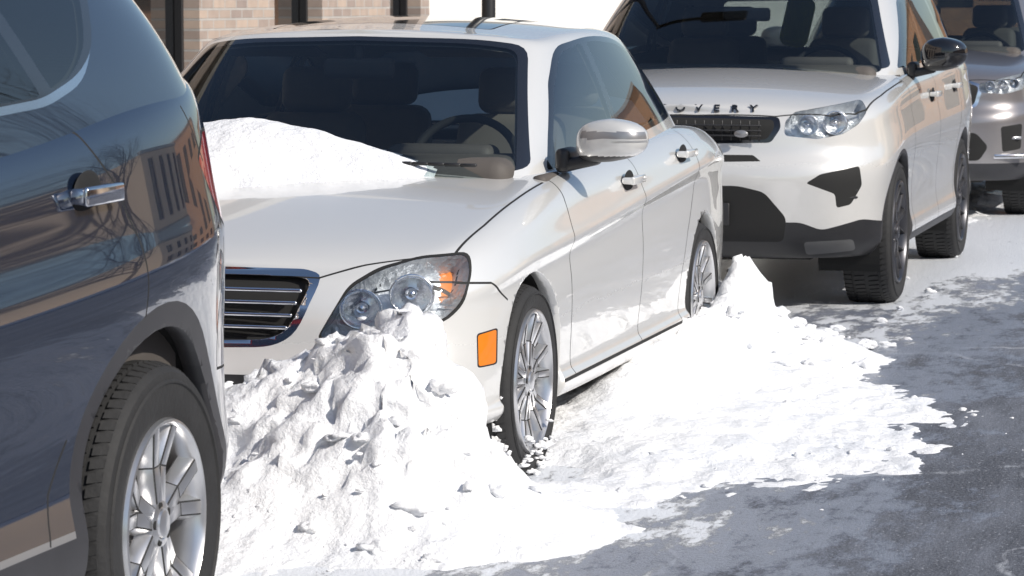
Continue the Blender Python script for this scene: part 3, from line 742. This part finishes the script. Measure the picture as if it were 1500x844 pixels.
# =================================================================== snow materials / ground
def snowmat(name,dirty=0.0):
    m,nt,out=newmat(name)
    b=N(nt,'ShaderNodeBsdfPrincipled'); b.inputs['Roughness'].default_value=.6; b.inputs['Specular IOR Level'].default_value=.3
    tc=N(nt,'ShaderNodeTexCoord')
    n=N(nt,'ShaderNodeTexNoise'); n.inputs['Scale'].default_value=3; n.inputs['Detail'].default_value=8
    L(nt,tc.outputs['Object'],n.inputs['Vector'])
    cr=N(nt,'ShaderNodeValToRGB'); cr.color_ramp.elements[0].position=.3; cr.color_ramp.elements[0].color=(.78-.2*dirty,.80-.2*dirty,.84-.2*dirty,1); cr.color_ramp.elements[1].position=.6; cr.color_ramp.elements[1].color=(.90,.905,.92,1)
    L(nt,n.outputs['Fac'],cr.inputs[0]); L(nt,cr.outputs[0],b.inputs['Base Color'])
    n2=N(nt,'ShaderNodeTexNoise'); n2.inputs['Scale'].default_value=38; n2.inputs['Detail'].default_value=8; n2.inputs['Roughness'].default_value=.65
    L(nt,tc.outputs['Object'],n2.inputs['Vector'])
    n3=N(nt,'ShaderNodeTexNoise'); n3.inputs['Scale'].default_value=11; n3.inputs['Detail'].default_value=4; L(nt,tc.outputs['Object'],n3.inputs['Vector'])
    ad=N(nt,'ShaderNodeMath',operation='MULTIPLY_ADD'); L(nt,n3.outputs['Fac'],ad.inputs[0]); ad.inputs[1].default_value=1.6; L(nt,n2.outputs['Fac'],ad.inputs[2])
    bp=N(nt,'ShaderNodeBump'); bp.inputs['Strength'].default_value=.8; bp.inputs['Distance'].default_value=.014
    L(nt,ad.outputs[0],bp.inputs['Height']); L(nt,bp.outputs['Normal'],b.inputs['Normal'])
    L(nt,b.outputs[0],out.inputs[0])
    return m
M['snow']=snowmat('snow'); M['snowd']=snowmat('snow_old',.6)
def roadmat():
    m,nt,out=newmat('asphalt_ice')
    b=N(nt,'ShaderNodeBsdfPrincipled')
    tc=N(nt,'ShaderNodeTexCoord'); sp=N(nt,'ShaderNodeSeparateXYZ'); L(nt,tc.outputs['Object'],sp.inputs[0])
    def noi(scale,det=8,ro=.6,sc=(1,1,1)):
        mp=N(nt,'ShaderNodeMapping'); mp.inputs['Scale'].default_value=sc; L(nt,tc.outputs['Object'],mp.inputs[0])
        n=N(nt,'ShaderNodeTexNoise'); n.inputs['Scale'].default_value=scale; n.inputs['Detail'].default_value=det; n.inputs['Roughness'].default_value=ro
        L(nt,mp.outputs[0],n.inputs['Vector']); return n.outputs['Fac']
    def math_(op,a,b_,clamp=False):
        n=N(nt,'ShaderNodeMath',operation=op); n.use_clamp=clamp
        for i,v in enumerate((a,b_)):
            if isinstance(v,(int,float)): n.inputs[i].default_value=v
            else: L(nt,v,n.inputs[i])
        return n.outputs[0]
    def mr(v,a,b_,c=0,d=1):
        n=N(nt,'ShaderNodeMapRange'); n.interpolation_type='SMOOTHSTEP'; L(nt,v,n.inputs['Value'])
        n.inputs['From Min'].default_value=a;n.inputs['From Max'].default_value=b_;n.inputs['To Min'].default_value=c;n.inputs['To Max'].default_value=d
        return n.outputs[0]
    def mix(f,a,b_):
        n=N(nt,'ShaderNodeMix'); n.data_type='RGBA'; L(nt,f,n.inputs[0])
        for i,v in ((6,a),(7,b_)):
            if isinstance(v,tuple): n.inputs[i].default_value=v
            else: L(nt,v,n.inputs[i])
        return n.outputs[2]
    grain=noi(110,3,.7,(1,.6,1))
    asp=mix(mr(grain,.35,.65),(.026,.029,.037,1),(.12,.125,.145,1))
    sp1=noi(75,2,.5,(1,.6,1)); asp=mix(mr(sp1,.62,.70,0,.8),asp,(.36,.37,.40,1))
    salt=noi(2.0,10,.7,(1.8,.30,1)); asp=mix(mr(salt,.40,.66,.05,.55),asp,(.25,.27,.32,1))
    dn=N(nt,'ShaderNodeTexNoise'); dn.inputs['Scale'].default_value=3; dn.inputs['Detail'].default_value=8; L(nt,tc.outputs['Object'],dn.inputs['Vector'])
    va=N(nt,'ShaderNodeVectorMath',operation='ADD'); L(nt,tc.outputs['Object'],va.inputs[0]); 
    vs=N(nt,'ShaderNodeVectorMath',operation='SCALE'); L(nt,dn.outputs['Color'],vs.inputs[0]); vs.inputs['Scale'].default_value=.25; L(nt,vs.outputs[0],va.inputs[1])
    mpv=N(nt,'ShaderNodeMapping'); mpv.inputs['Scale'].default_value=(1,.28,1); mpv.inputs['Rotation'].default_value=(0,0,.25); L(nt,va.outputs[0],mpv.inputs[0])
    vr=N(nt,'ShaderNodeTexVoronoi'); vr.feature='DISTANCE_TO_EDGE'; vr.inputs['Scale'].default_value=1.1; L(nt,mpv.outputs[0],vr.inputs['Vector'])
    asp=mix(math_('MULTIPLY',mr(vr.outputs['Distance'],.0,.014,.8,0),mr(salt,.4,.55)),asp,(.45,.47,.51,1))
    big=noi(1.5,10,.66,(1.3,.50,1)); fine=noi(12,9,.75,(1,.40,1))
    nn=math_('ADD',math_('MULTIPLY',big,1.7),math_('MULTIPLY',fine,1.2))
    pos=mr(sp.outputs['X'],-2.5,-.2,.50,-.45)
    pos=math_('ADD',pos,mr(sp.outputs['Y'],14.5,18.0,0,.30))
    pos2=math_('ADD',pos,nn)
    ice=mr(pos2,1.72,1.86)
    icef=mr(pos2,1.32,1.68,0,.62)
    col=mix(icef,asp,(.27,.30,.38,1))
    col=mix(ice,col,(.76,.79,.84,1))
    L(nt,col,b.inputs['Base Color'])
    L(nt,mr(icef,0,.5,.65,.28),b.inputs['Roughness'])
    h=math_('ADD',math_('MULTIPLY',grain,.45),math_('MULTIPLY',ice,1.2)); h=math_('ADD',h,math_('MULTIPLY',fine,1.0))
    bp=N(nt,'ShaderNodeBump'); bp.inputs['Strength'].default_value=.8; bp.inputs['Distance'].default_value=.014
    L(nt,h,bp.inputs['Height']); L(nt,bp.outputs['Normal'],b.inputs['Normal'])
    L(nt,b.outputs[0],out.inputs[0]); return m
M['road']=roadmat()
def sheet(name,x0,x1,y0,y1,z,mat):
    bm=bmesh.new(); v=[bm.verts.new(p) for p in((x0,y0,z),(x1,y0,z),(x1,y1,z),(x0,y1,z))]; bm.faces.new(v)
    return mkobj(name,bm,[mat],None,False)
sheet('ground',-400,400,-200,600,-.02,M['snowd'])
sheet('road',-4.6,9.0,-60,300,0,M['road'])
def slab(name,x0,x1,y0,y1,z0,z1,mat):
    bm=bmesh.new(); rbox_bm(bm,((x0+x1)/2,(y0+y1)/2,(z0+z1)/2),(x1-x0,y1-y0,z1-z0),.015,2); return mkobj(name,bm,[mat],None,False)
M['conc']=pbr('concrete',(.33,.32,.30),.85,bump=(40,.4,.004),var=.2,varscale=2)
slab('pavement',-8.6,-4.6,-60,300,-.1,.13,M['conc']); slab('pavement',9.0,12.4,-60,300,-.1,.13,M['conc'])
def smooth(a,b,x):
    t=min(1,max(0,(x-a)/(b-a))); return t*t*(3-2*t)
EY=[3,5,7.2,7.7,8.1,8.75,9.5,10.2,10.8,11.4,12.2,13,14,16,18,21,26]
EX=[-3.3,-3.1,-2.95,-2.62,-2.22,-1.86,-1.55,-1.25,-1.32,-1.50,-1.85,-2.15,-2.45,-2.6,-2.5,-2.3,-2.5]
def snow_h(x,y):
    xe=np.interp(y,EY,EX)
    p=Vector((x,y,0))
    n1=noise.fractal(Vector((x*1.8,y*1.3,0)),1.0,2.0,3)
    n1b=noise.fractal(Vector((x*9,y*4,3)),.7,2.0,4)
    e=xe-x+n1*.22+n1b*.16
    n2=noise.fractal(p*5.5+Vector((3,7,1)),.8,2.0,5)
    n3=noise.fractal(p*17+Vector((9,2,5)),.7,2.0,4)
    h=min(.065,e*.10)
    h+=n2*.018*smooth(.1,.9,e)+n3*.006
    k=smooth(13.2,14.0,y)*(1-smooth(19.5,20.5,y))
    h-=k*.07*smooth(-4.2,-3.6,x)
    s=math.exp(-((x+2.44)/.17)**2)*smooth(9.9,10.9,y)*(1-smooth(12.9,13.4,y))*.16
    s2=.24*math.exp(-((x+2.34)/.10)**2-((y-12.42)/.22)**2)+.12*math.exp(-((x+2.15)/.28)**2-((y-12.55)/.45)**2)
    s3=.03*math.exp(-((x+2.42)/.18)**2-((y-11.6)/.35)**2)
    ridge=np.interp(x,[-4.6,-3.8,-3.3,-3.05,-2.85,-2.70,-2.58,-2.48,-2.36,-2.2,-1.95,-1.7],[.24,.27,.33,.38,.45,.52,.53,.44,.28,.14,.05,0])
    yc=np.interp(x,[-3.6,-2.9,-2.5,-2.2],[8.40,8.34,8.26,8.12])
    yw=.44 if y<yc else .30
    dyy=(y-yc)
    fy=math.exp(-(abs(dyy)/yw)**2.2)
    if dyy>0: fy=math.exp(-(abs(dyy)/ (.30 if x>-2.55 else .6))**3)
    hh=max(0,ridge*fy)
    lump=noise.fractal(p*3.0+Vector((1,1,4)),.9,2.0,3)
    w=smooth(.03,.3,hh+s2)
    h+=s+s2+s3+hh+w*(lump*.055+n2*.035+n3*.012)
    h-=.10*math.exp(-((x+2.40)/.17)**2-((y-9.22)/.30)**2)
    return h
ys=[];y=5.0
while y<26: ys.append(y); y+= .017 if 7.2<y<9.4 else (.025 if y<13.5 else .06)
xs=list(np.arange(-4.5,-.55,.019))
bm=bmesh.new(); grid=[]
for y in ys:
    row=[]
    for x in xs:
        h=snow_h(x,y); v=Vector((x,y,h))
        if h>.10:
            k=smooth(.10,.30,h)
            q=Vector((x,y,h))
            v+=noise.noise_vector(q*6)*.05*k+noise.noise_vector(q*15+Vector((4,4,4)))*.026*k+noise.noise_vector(q*34)*.010*k
            # packed crumbly blocks
            cl=noise.cell(q*11+noise.noise_vector(q*8)*1.2); v+=Vector((0,-.4,1)).normalized()*(cl-.5)*.022*k
        row.append(bm.verts.new(v))
    grid.append(row)
for i in range(len(ys)-1):
    for j in range(len(xs)-1):
        q=(grid[i][j],grid[i][j+1],grid[i+1][j+1],grid[i+1][j])
        if max(v.co.z for v in q)>-.01: bm.faces.new(q)
for v in [v for v in bm.verts if not v.link_faces]: bm.verts.remove(v)
mkobj('snow_bank',bm,[M['snow']])
bm=bmesh.new()
def chunk(x,y,z,r):
    ret=bmesh.ops.create_icosphere(bm,subdivisions=3 if r>.02 else 2,radius=r)
    o=Vector((random.uniform(0,99),random.uniform(0,99),3)); sx,sy,sz=random.uniform(.7,1.5),random.uniform(.7,1.3),random.uniform(.4,.8)
    for v in ret['verts']:
        k=1+.7*noise.noise(v.co/r*1.3+o)+.3*noise.noise(v.co/r*3+o); v.co=Vector((v.co.x*sx*k+x,v.co.y*sy*k+y,v.co.z*sz*k+z))
for i in range(130):
    y=random.uniform(7.4,13); x=np.interp(y,EY,EX)+random.gauss(-.15,.22)
    h=max(0,snow_h(x,y)); r=.004+.014*random.random()**3
    chunk(x,y,h+r*.1,r)
for i in range(60):
    x=random.uniform(-3.3,-2.2); y=random.uniform(7.6,8.4); h=snow_h(x,y); r=.010+.032*random.random()**2.5
    chunk(x,y,h-r*.1,r)
for i in range(40):
    x=random.gauss(-2.15,.2); y=random.gauss(12.7,.4); h=max(0,snow_h(x,y)); r=.012+.035*random.random()**2
    chunk(x,y,h+r*.1,r)
for i in range(34):
    a=random.uniform(-2.3,-.8); rr=random.uniform(.20,.31)
    chunk(-2.452+random.uniform(0,.02),9.24+rr*math.cos(a),.305+rr*math.sin(a),random.uniform(.006,.018))
for i in range(60):
    a=random.uniform(2.9,4.3); chunk(random.uniform(-2.66,-2.47),9.24+.318*math.cos(a),.305+.318*math.sin(a),random.uniform(.005,.016))
for i in range(22):
    a=random.uniform(-2.6,-.5); rr=random.uniform(.18,.31)
    chunk(-2.452+random.uniform(0,.02),12.0+rr*math.cos(a),.313+rr*math.sin(a),random.uniform(.01,.028))
for i in range(16):
    y=random.uniform(13,24); x=random.uniform(-2.2,-1.0); chunk(x,y,.01,.01+.02*random.random()**2)
chunk(-1.9,12.95,.02,.045); chunk(-2.02,12.7,.04,.06)
mkobj('snow_chunks',bm,[M['snow']])
bm=bmesh.new(); gx=np.arange(-.80,.48,.014); gy=np.arange(.50,1.55,.014); grid=[]
for yy in gy:
    row=[]
    for xx in gx:
        o=Vector((abs(xx),yy,3)); h1=bvh_sedan.ray_cast(o,Vector((0,0,-1))); h2=bvg_sedan.ray_cast(o,Vector((0,0,-1)))
        zs=[h[0].z for h in (h1,h2) if h[0] is not None]; z=max(zs) if zs else .9
        yf=np.interp(xx,[-.8,-.27,.1,.42],[.70,.78,.95,1.12])
        yb=np.interp(xx,[-.8,-.1,.2,.44],[1.36,1.32,1.24,1.17])
        p=Vector((xx,yy,7)); e=min(yy-yf,(yb-yy)*1.6,(.42-xx)*.9)+noise.fractal(p*5,.8,2,4)*.025
        t=.125*(1-math.exp(-max(e,0)/.14)) if e>0 else e*.5
        t*=np.interp(xx,[-.8,-.2,.15,.45],[.70,1.05,.8,.45])
        t+=noise.fractal(p*7,.9,2,3)*.005*smooth(0,.1,e)
        row.append((bm.verts.new((xx,yy,z+max(t,-.012))),t))
    grid.append(row)
for i in range(len(gy)-1):
    for j in range(len(gx)-1):
        q=(grid[i][j],grid[i][j+1],grid[i+1][j+1],grid[i+1][j])
        if max(a[1] for a in q)>-.004: bm.faces.new([a[0] for a in q])
for v in [v for v in bm.verts if not v.link_faces]: bm.verts.remove(v)
mkobj('bonnet_snow',bm,[M['snow']],bpy.data.objects['sedan'])
bm=bmesh.new(); grid=[]
for y in np.arange(-10,80,.5):
    row=[]
    for x in np.arange(7.2,10.2,.2):
        t=(x-8.7)/1.3; h=.55*math.exp(-t*t*1.5)*(1+.5*noise.noise(Vector((x,y*.5,0))))-.08+.15*noise.noise(Vector((x*2,y*1.5,2)))
        row.append(bm.verts.new((x,y,h)))
    grid.append(row)
for i in range(len(grid)-1):
    for j in range(len(row)-1): bm.faces.new((grid[i][j],grid[i][j+1],grid[i+1][j+1],grid[i+1][j]))
mkobj('snow_bank',bm,[M['snow']])
# =================================================================== buildings
def brickmat(name,c1,c2,mo,axis='YZ',scale=1):
    m,nt,out=newmat(name)
    b=N(nt,'ShaderNodeBsdfPrincipled'); b.inputs['Roughness'].default_value=.9
    tc=N(nt,'ShaderNodeTexCoord'); sp=N(nt,'ShaderNodeSeparateXYZ'); L(nt,tc.outputs['Object'],sp.inputs[0])
    cb=N(nt,'ShaderNodeCombineXYZ'); L(nt,sp.outputs['Y' if axis=='YZ' else 'X'],cb.inputs[0]); L(nt,sp.outputs['Z'],cb.inputs[1])
    br=N(nt,'ShaderNodeTexBrick'); br.inputs['Scale'].default_value=1; br.inputs['Brick Width'].default_value=.26*scale; br.inputs['Row Height'].default_value=.082*scale; br.inputs['Mortar Size'].default_value=.010
    br.inputs['Color1'].default_value=(*c1,1); br.inputs['Color2'].default_value=(*c2,1); br.inputs['Mortar'].default_value=(*mo,1)
    L(nt,cb.outputs[0],br.inputs['Vector']); 
    n=N(nt,'ShaderNodeTexNoise'); n.inputs['Scale'].default_value=6; L(nt,tc.outputs['Object'],n.inputs['Vector'])
    mx=N(nt,'ShaderNodeMix'); mx.data_type='RGBA'; mx.blend_type='MULTIPLY'; mx.inputs[0].default_value=.35; L(nt,br.outputs['Color'],mx.inputs[6]); L(nt,n.outputs['Fac'],mx.inputs[7])
    L(nt,mx.outputs[2],b.inputs['Base Color'])
    bp=N(nt,'ShaderNodeBump'); bp.inputs['Distance'].default_value=.01; L(nt,br.outputs['Fac'],bp.inputs['Height']); bp.invert=True; L(nt,bp.outputs[0],b.inputs['Normal'])
    L(nt,b.outputs[0],out.inputs[0]); return m
M['brickt']=brickmat('brick_tan',(.60,.47,.38),(.36,.29,.26),(.52,.49,.46))
M['bricko2']=brickmat('brick_orange',(.62,.30,.13),(.50,.23,.10),(.45,.40,.35),'YZ')
M['stucco']=pbr('white_stucco',(.80,.78,.74),.9,bump=(20,.3,.01),var=.04)
M['cream']=pbr('cream_stucco',(.66,.52,.38),.9,bump=(20,.3,.01),var=.08)
M['pane']=pbr('dark_pane',(.012,.013,.015),.06,coat=1)
M['frame']=pbr('black_frame',(.02,.02,.022),.4)
def facade_x(name,x,y0,y1,h,depth,openings,mat,face=1):
    e=empty(name,(x,y0,0)); 
    bm=bmesh.new(); t=.35*face
    ycuts=sorted({y0,y1,*[o[0] for o in openings],*[o[1] for o in openings]}); zc=sorted({0,h,*[o[2] for o in openings],*[o[3] for o in openings]})
    def solid(ya,yb,za,zb): 
        return not any(o[0]<=ya+1e-6 and o[1]>=yb-1e-6 and o[2]<=za+1e-6 and o[3]>=zb-1e-6 for o in openings)
    def quad(pts,mi=0):
        f=bm.faces.new([bm.verts.new((p[0]-x,p[1]-y0,p[2])) for p in pts]); f.material_index=mi
    for i in range(len(ycuts)-1):
        for j in range(len(zc)-1):
            if solid(ycuts[i],ycuts[i+1],zc[j],zc[j+1]):
                a,b,c,d=ycuts[i],ycuts[i+1],zc[j],zc[j+1]
                quad([(x,a,c),(x,b,c),(x,b,d),(x,a,d)])
    for (a,b,c,d) in openings:
        r=x-t*.6
        quad([(x,a,c),(r,a,c),(r,a,d),(x,a,d)]); quad([(x,b,c),(x,b,d),(r,b,d),(r,b,c)]); quad([(x,a,d),(r,a,d),(r,b,d),(x,b,d)]); quad([(x,a,c),(x,b,c),(r,b,c),(r,a,c)])
    xb=x-face*depth
    quad([(x,y0,0),(xb,y0,0),(xb,y0,h),(x,y0,h)]); quad([(x,y1,0),(x,y1,h),(xb,y1,h),(xb,y1,0)]); quad([(xb,y0,0),(xb,y1,0),(xb,y1,h),(xb,y0,h)]); quad([(x,y0,h),(x,y1,h),(xb,y1,h),(xb,y0,h)])
    mkobj('walls',bm,[mat],e,False)
    bm=bmesh.new(); bf=bmesh.new()
    for (a,b,c,d) in openings:
        r=x-t*.6
        f=bm.faces.new([bm.verts.new((p[0]-x,p[1]-y0,p[2])) for p in((r+.002*face,a,c),(r+.002*face,b,c),(r+.002*face,b,d),(r+.002*face,a,d))])
        k=max(1,int((b-a)/.7))
        for i in range(k+1): rbox_bm(bf,(r-x+face*.04,a+(b-a)*i/k-y0,(c+d)/2),(.07,.07,d-c),.005,1)
        for z in (c+.04,d-.04,(c*.35+d*.65)): rbox_bm(bf,(r-x+face*.03,(a+b)/2-y0,z),(.05,b-a,.06),.005,1)
    mkobj('windows',bm,[M['pane']],e,False); mkobj('window_frames',bf,[M['frame']],e,False)
    bm=bmesh.new(); rbox_bm(bm,(face*.08,(y1-y0)/2,h+.1),(.4,y1-y0+.2,.3),.02,2); mkobj('cornice',bm,[M['conc']],e,False)
    return e
ops=[(20.65,22.0,.25,3.0),(23.75,25.0,.25,3.0),(27.0,28.0,.25,3.0)]
for k in range(6): ops.append((3.0+2.9*k,4.4+2.9*k,.25,3.0))
ops2=ops+[(a,b,4.0,5.9) for a,b,_,_ in ops]
facade_x('brick_building',-8.6,-2,28.3,7.2,9,ops2,M['brickt'])
facade_x('white_building',-9.6,29.5,75,5.5,10,[(35+6*k,37+6*k,2.2,4.2) for k in range(6)],M['stucco'])
facade_x('brick_building',12.6,-25,30,5.2,9,[(-22+3.6*k,-20.4+3.6*k,z,z+1.5) for k in range(14) for z in(.9,3.3)],M['bricko2'],-1)
facade_x('stucco_building',10.8,38,52,5.6,12,[(39.5+3.4*k,41.1+3.4*k,z,z+1.5) for k in range(4) for z in(1.0,3.5)],M['cream'],-1)
def end_building(name,x0,x1,y,h,mat):
    e=facade_x(name,0,0,x1-x0,h,10,[(1.4+3.2*k,3.0+3.2*k,z,z+1.9) for k in range(int((x1-x0-2)/3.2)) for z in np.arange(1.2,h-2.2,3.3)],mat,1)
    e.location=(x0,y,0); e.rotation_euler=(0,0,R(-90)); return e
end_building('brick_building',5,34,75,8.5,M['bricko2'])
end_building('brick_building',-40,3,130,8,M['bricko2'])
bm=bmesh.new()
lathe_bm(bm,[(0,.10),(.25,.10),(.30,.06),(1.0,.045),(5.2,.032),(5.2,.001)],20)
for v in bm.verts: v.co=Vector((v.co.y,v.co.z,v.co.x))
rbox_bm(bm,(.45,0,5.2),(1.0,.06,.06),.02,2); rbox_bm(bm,(1.0,0,5.16),(.5,.2,.09),.03,3)
mkobj('street_lamp',bm,[M['frame']],None,True,(-5.05,17.9,.13))
M['bark']=pbr('bark',(.10,.075,.055),.9,bump=(30,.6,.01),var=.3)
def tree(x,y,h,seed,z0=.13):
    rnd=random.Random(seed); bm=bmesh.new()
    def branch(p,d,l,r,dep):
        n=4; rings=[]; q=p.copy(); dd=d.copy(); pts=[(q.copy(),r)]
        for i in range(n):
            dd=(dd+Vector((rnd.uniform(-.15,.15),rnd.uniform(-.15,.15),.06))).normalized(); q=q+dd*l/n; pts.append((q.copy(),r*(1-.55*(i+1)/n)))
            if dep<4 and i>0:
                for _ in range(2 if dep>0 else 3):
                    s=Vector((rnd.uniform(-1,1),rnd.uniform(-1,1),rnd.uniform(.1,.8))).normalized()
                    branch(q,(dd*.55+s*.7).normalized(),l*rnd.uniform(.5,.68),r*(1-.55*(i+1)/n)*.6,dep+1)
        m=7 if dep<2 else 3
        for c,rr in pts:
            u=dd.orthogonal().normalized(); w=dd.cross(u)
            rings.append([bm.verts.new(c+(u*math.cos(2*math.pi*k/m)+w*math.sin(2*math.pi*k/m))*rr) for k in range(m)])
        for i in range(len(rings)-1):
            for k in range(m): bm.faces.new((rings[i][k],rings[i][(k+1)%m],rings[i+1][(k+1)%m],rings[i+1][k]))
    branch(Vector((0,0,0)),Vector((0,0,1)),h*.5,h*.022,0)
    return mkobj('bare_tree',bm,[M['bark']],None,True,(x,y,z0))
tree(10.6,33,8,3); tree(10.0,22,7.5,5)
# =================================================================== light, sky, camera
sun_dir=Vector((.90,-.34,0)).normalized(); el=R(36)
sd=Vector((sun_dir.x*math.cos(el),sun_dir.y*math.cos(el),math.sin(el)))
li=bpy.data.lights.new('sun','SUN'); li.energy=4.6; li.angle=R(.5); li.color=(1,.94,.85)
so=bpy.data.objects.new('sun',li); scene.collection.objects.link(so); so.rotation_euler=sd.to_track_quat('Z','Y').to_euler()
w=bpy.data.worlds.new('World'); scene.world=w; w.use_nodes=True; nt=w.node_tree; nt.nodes.clear()
sk=nt.nodes.new('ShaderNodeTexSky'); sk.sky_type='NISHITA'; sk.sun_disc=False; sk.sun_elevation=el; sk.sun_rotation=math.atan2(sd.x,sd.y)
bgn=nt.nodes.new('ShaderNodeBackground'); bgn.inputs[1].default_value=.12; ow=nt.nodes.new('ShaderNodeOutputWorld')
nt.links.new(sk.outputs[0],bgn.inputs[0]); nt.links.new(bgn.outputs[0],ow.inputs[0])
cam=bpy.data.cameras.new('camera'); co=bpy.data.objects.new('camera',cam); scene.collection.objects.link(co); scene.camera=co
cam.sensor_width=36; cam.lens=103.2; cam.clip_end=2000; cam.clip_start=.1
pitch=math.atan(422/4300)
fw=Vector((-math.sin(TH)*math.cos(pitch),math.cos(TH)*math.cos(pitch),-math.sin(pitch)))
co.location=(0,0,1.55); co.rotation_euler=fw.to_track_quat('-Z','Y').to_euler()
cam.dof.use_dof=True; cam.dof.focus_distance=9.6; cam.dof.aperture_fstop=13
scene.view_settings.view_transform='Standard'; scene.view_settings.look='None'; scene.view_settings.exposure=0
print('done',time.time()-T0)
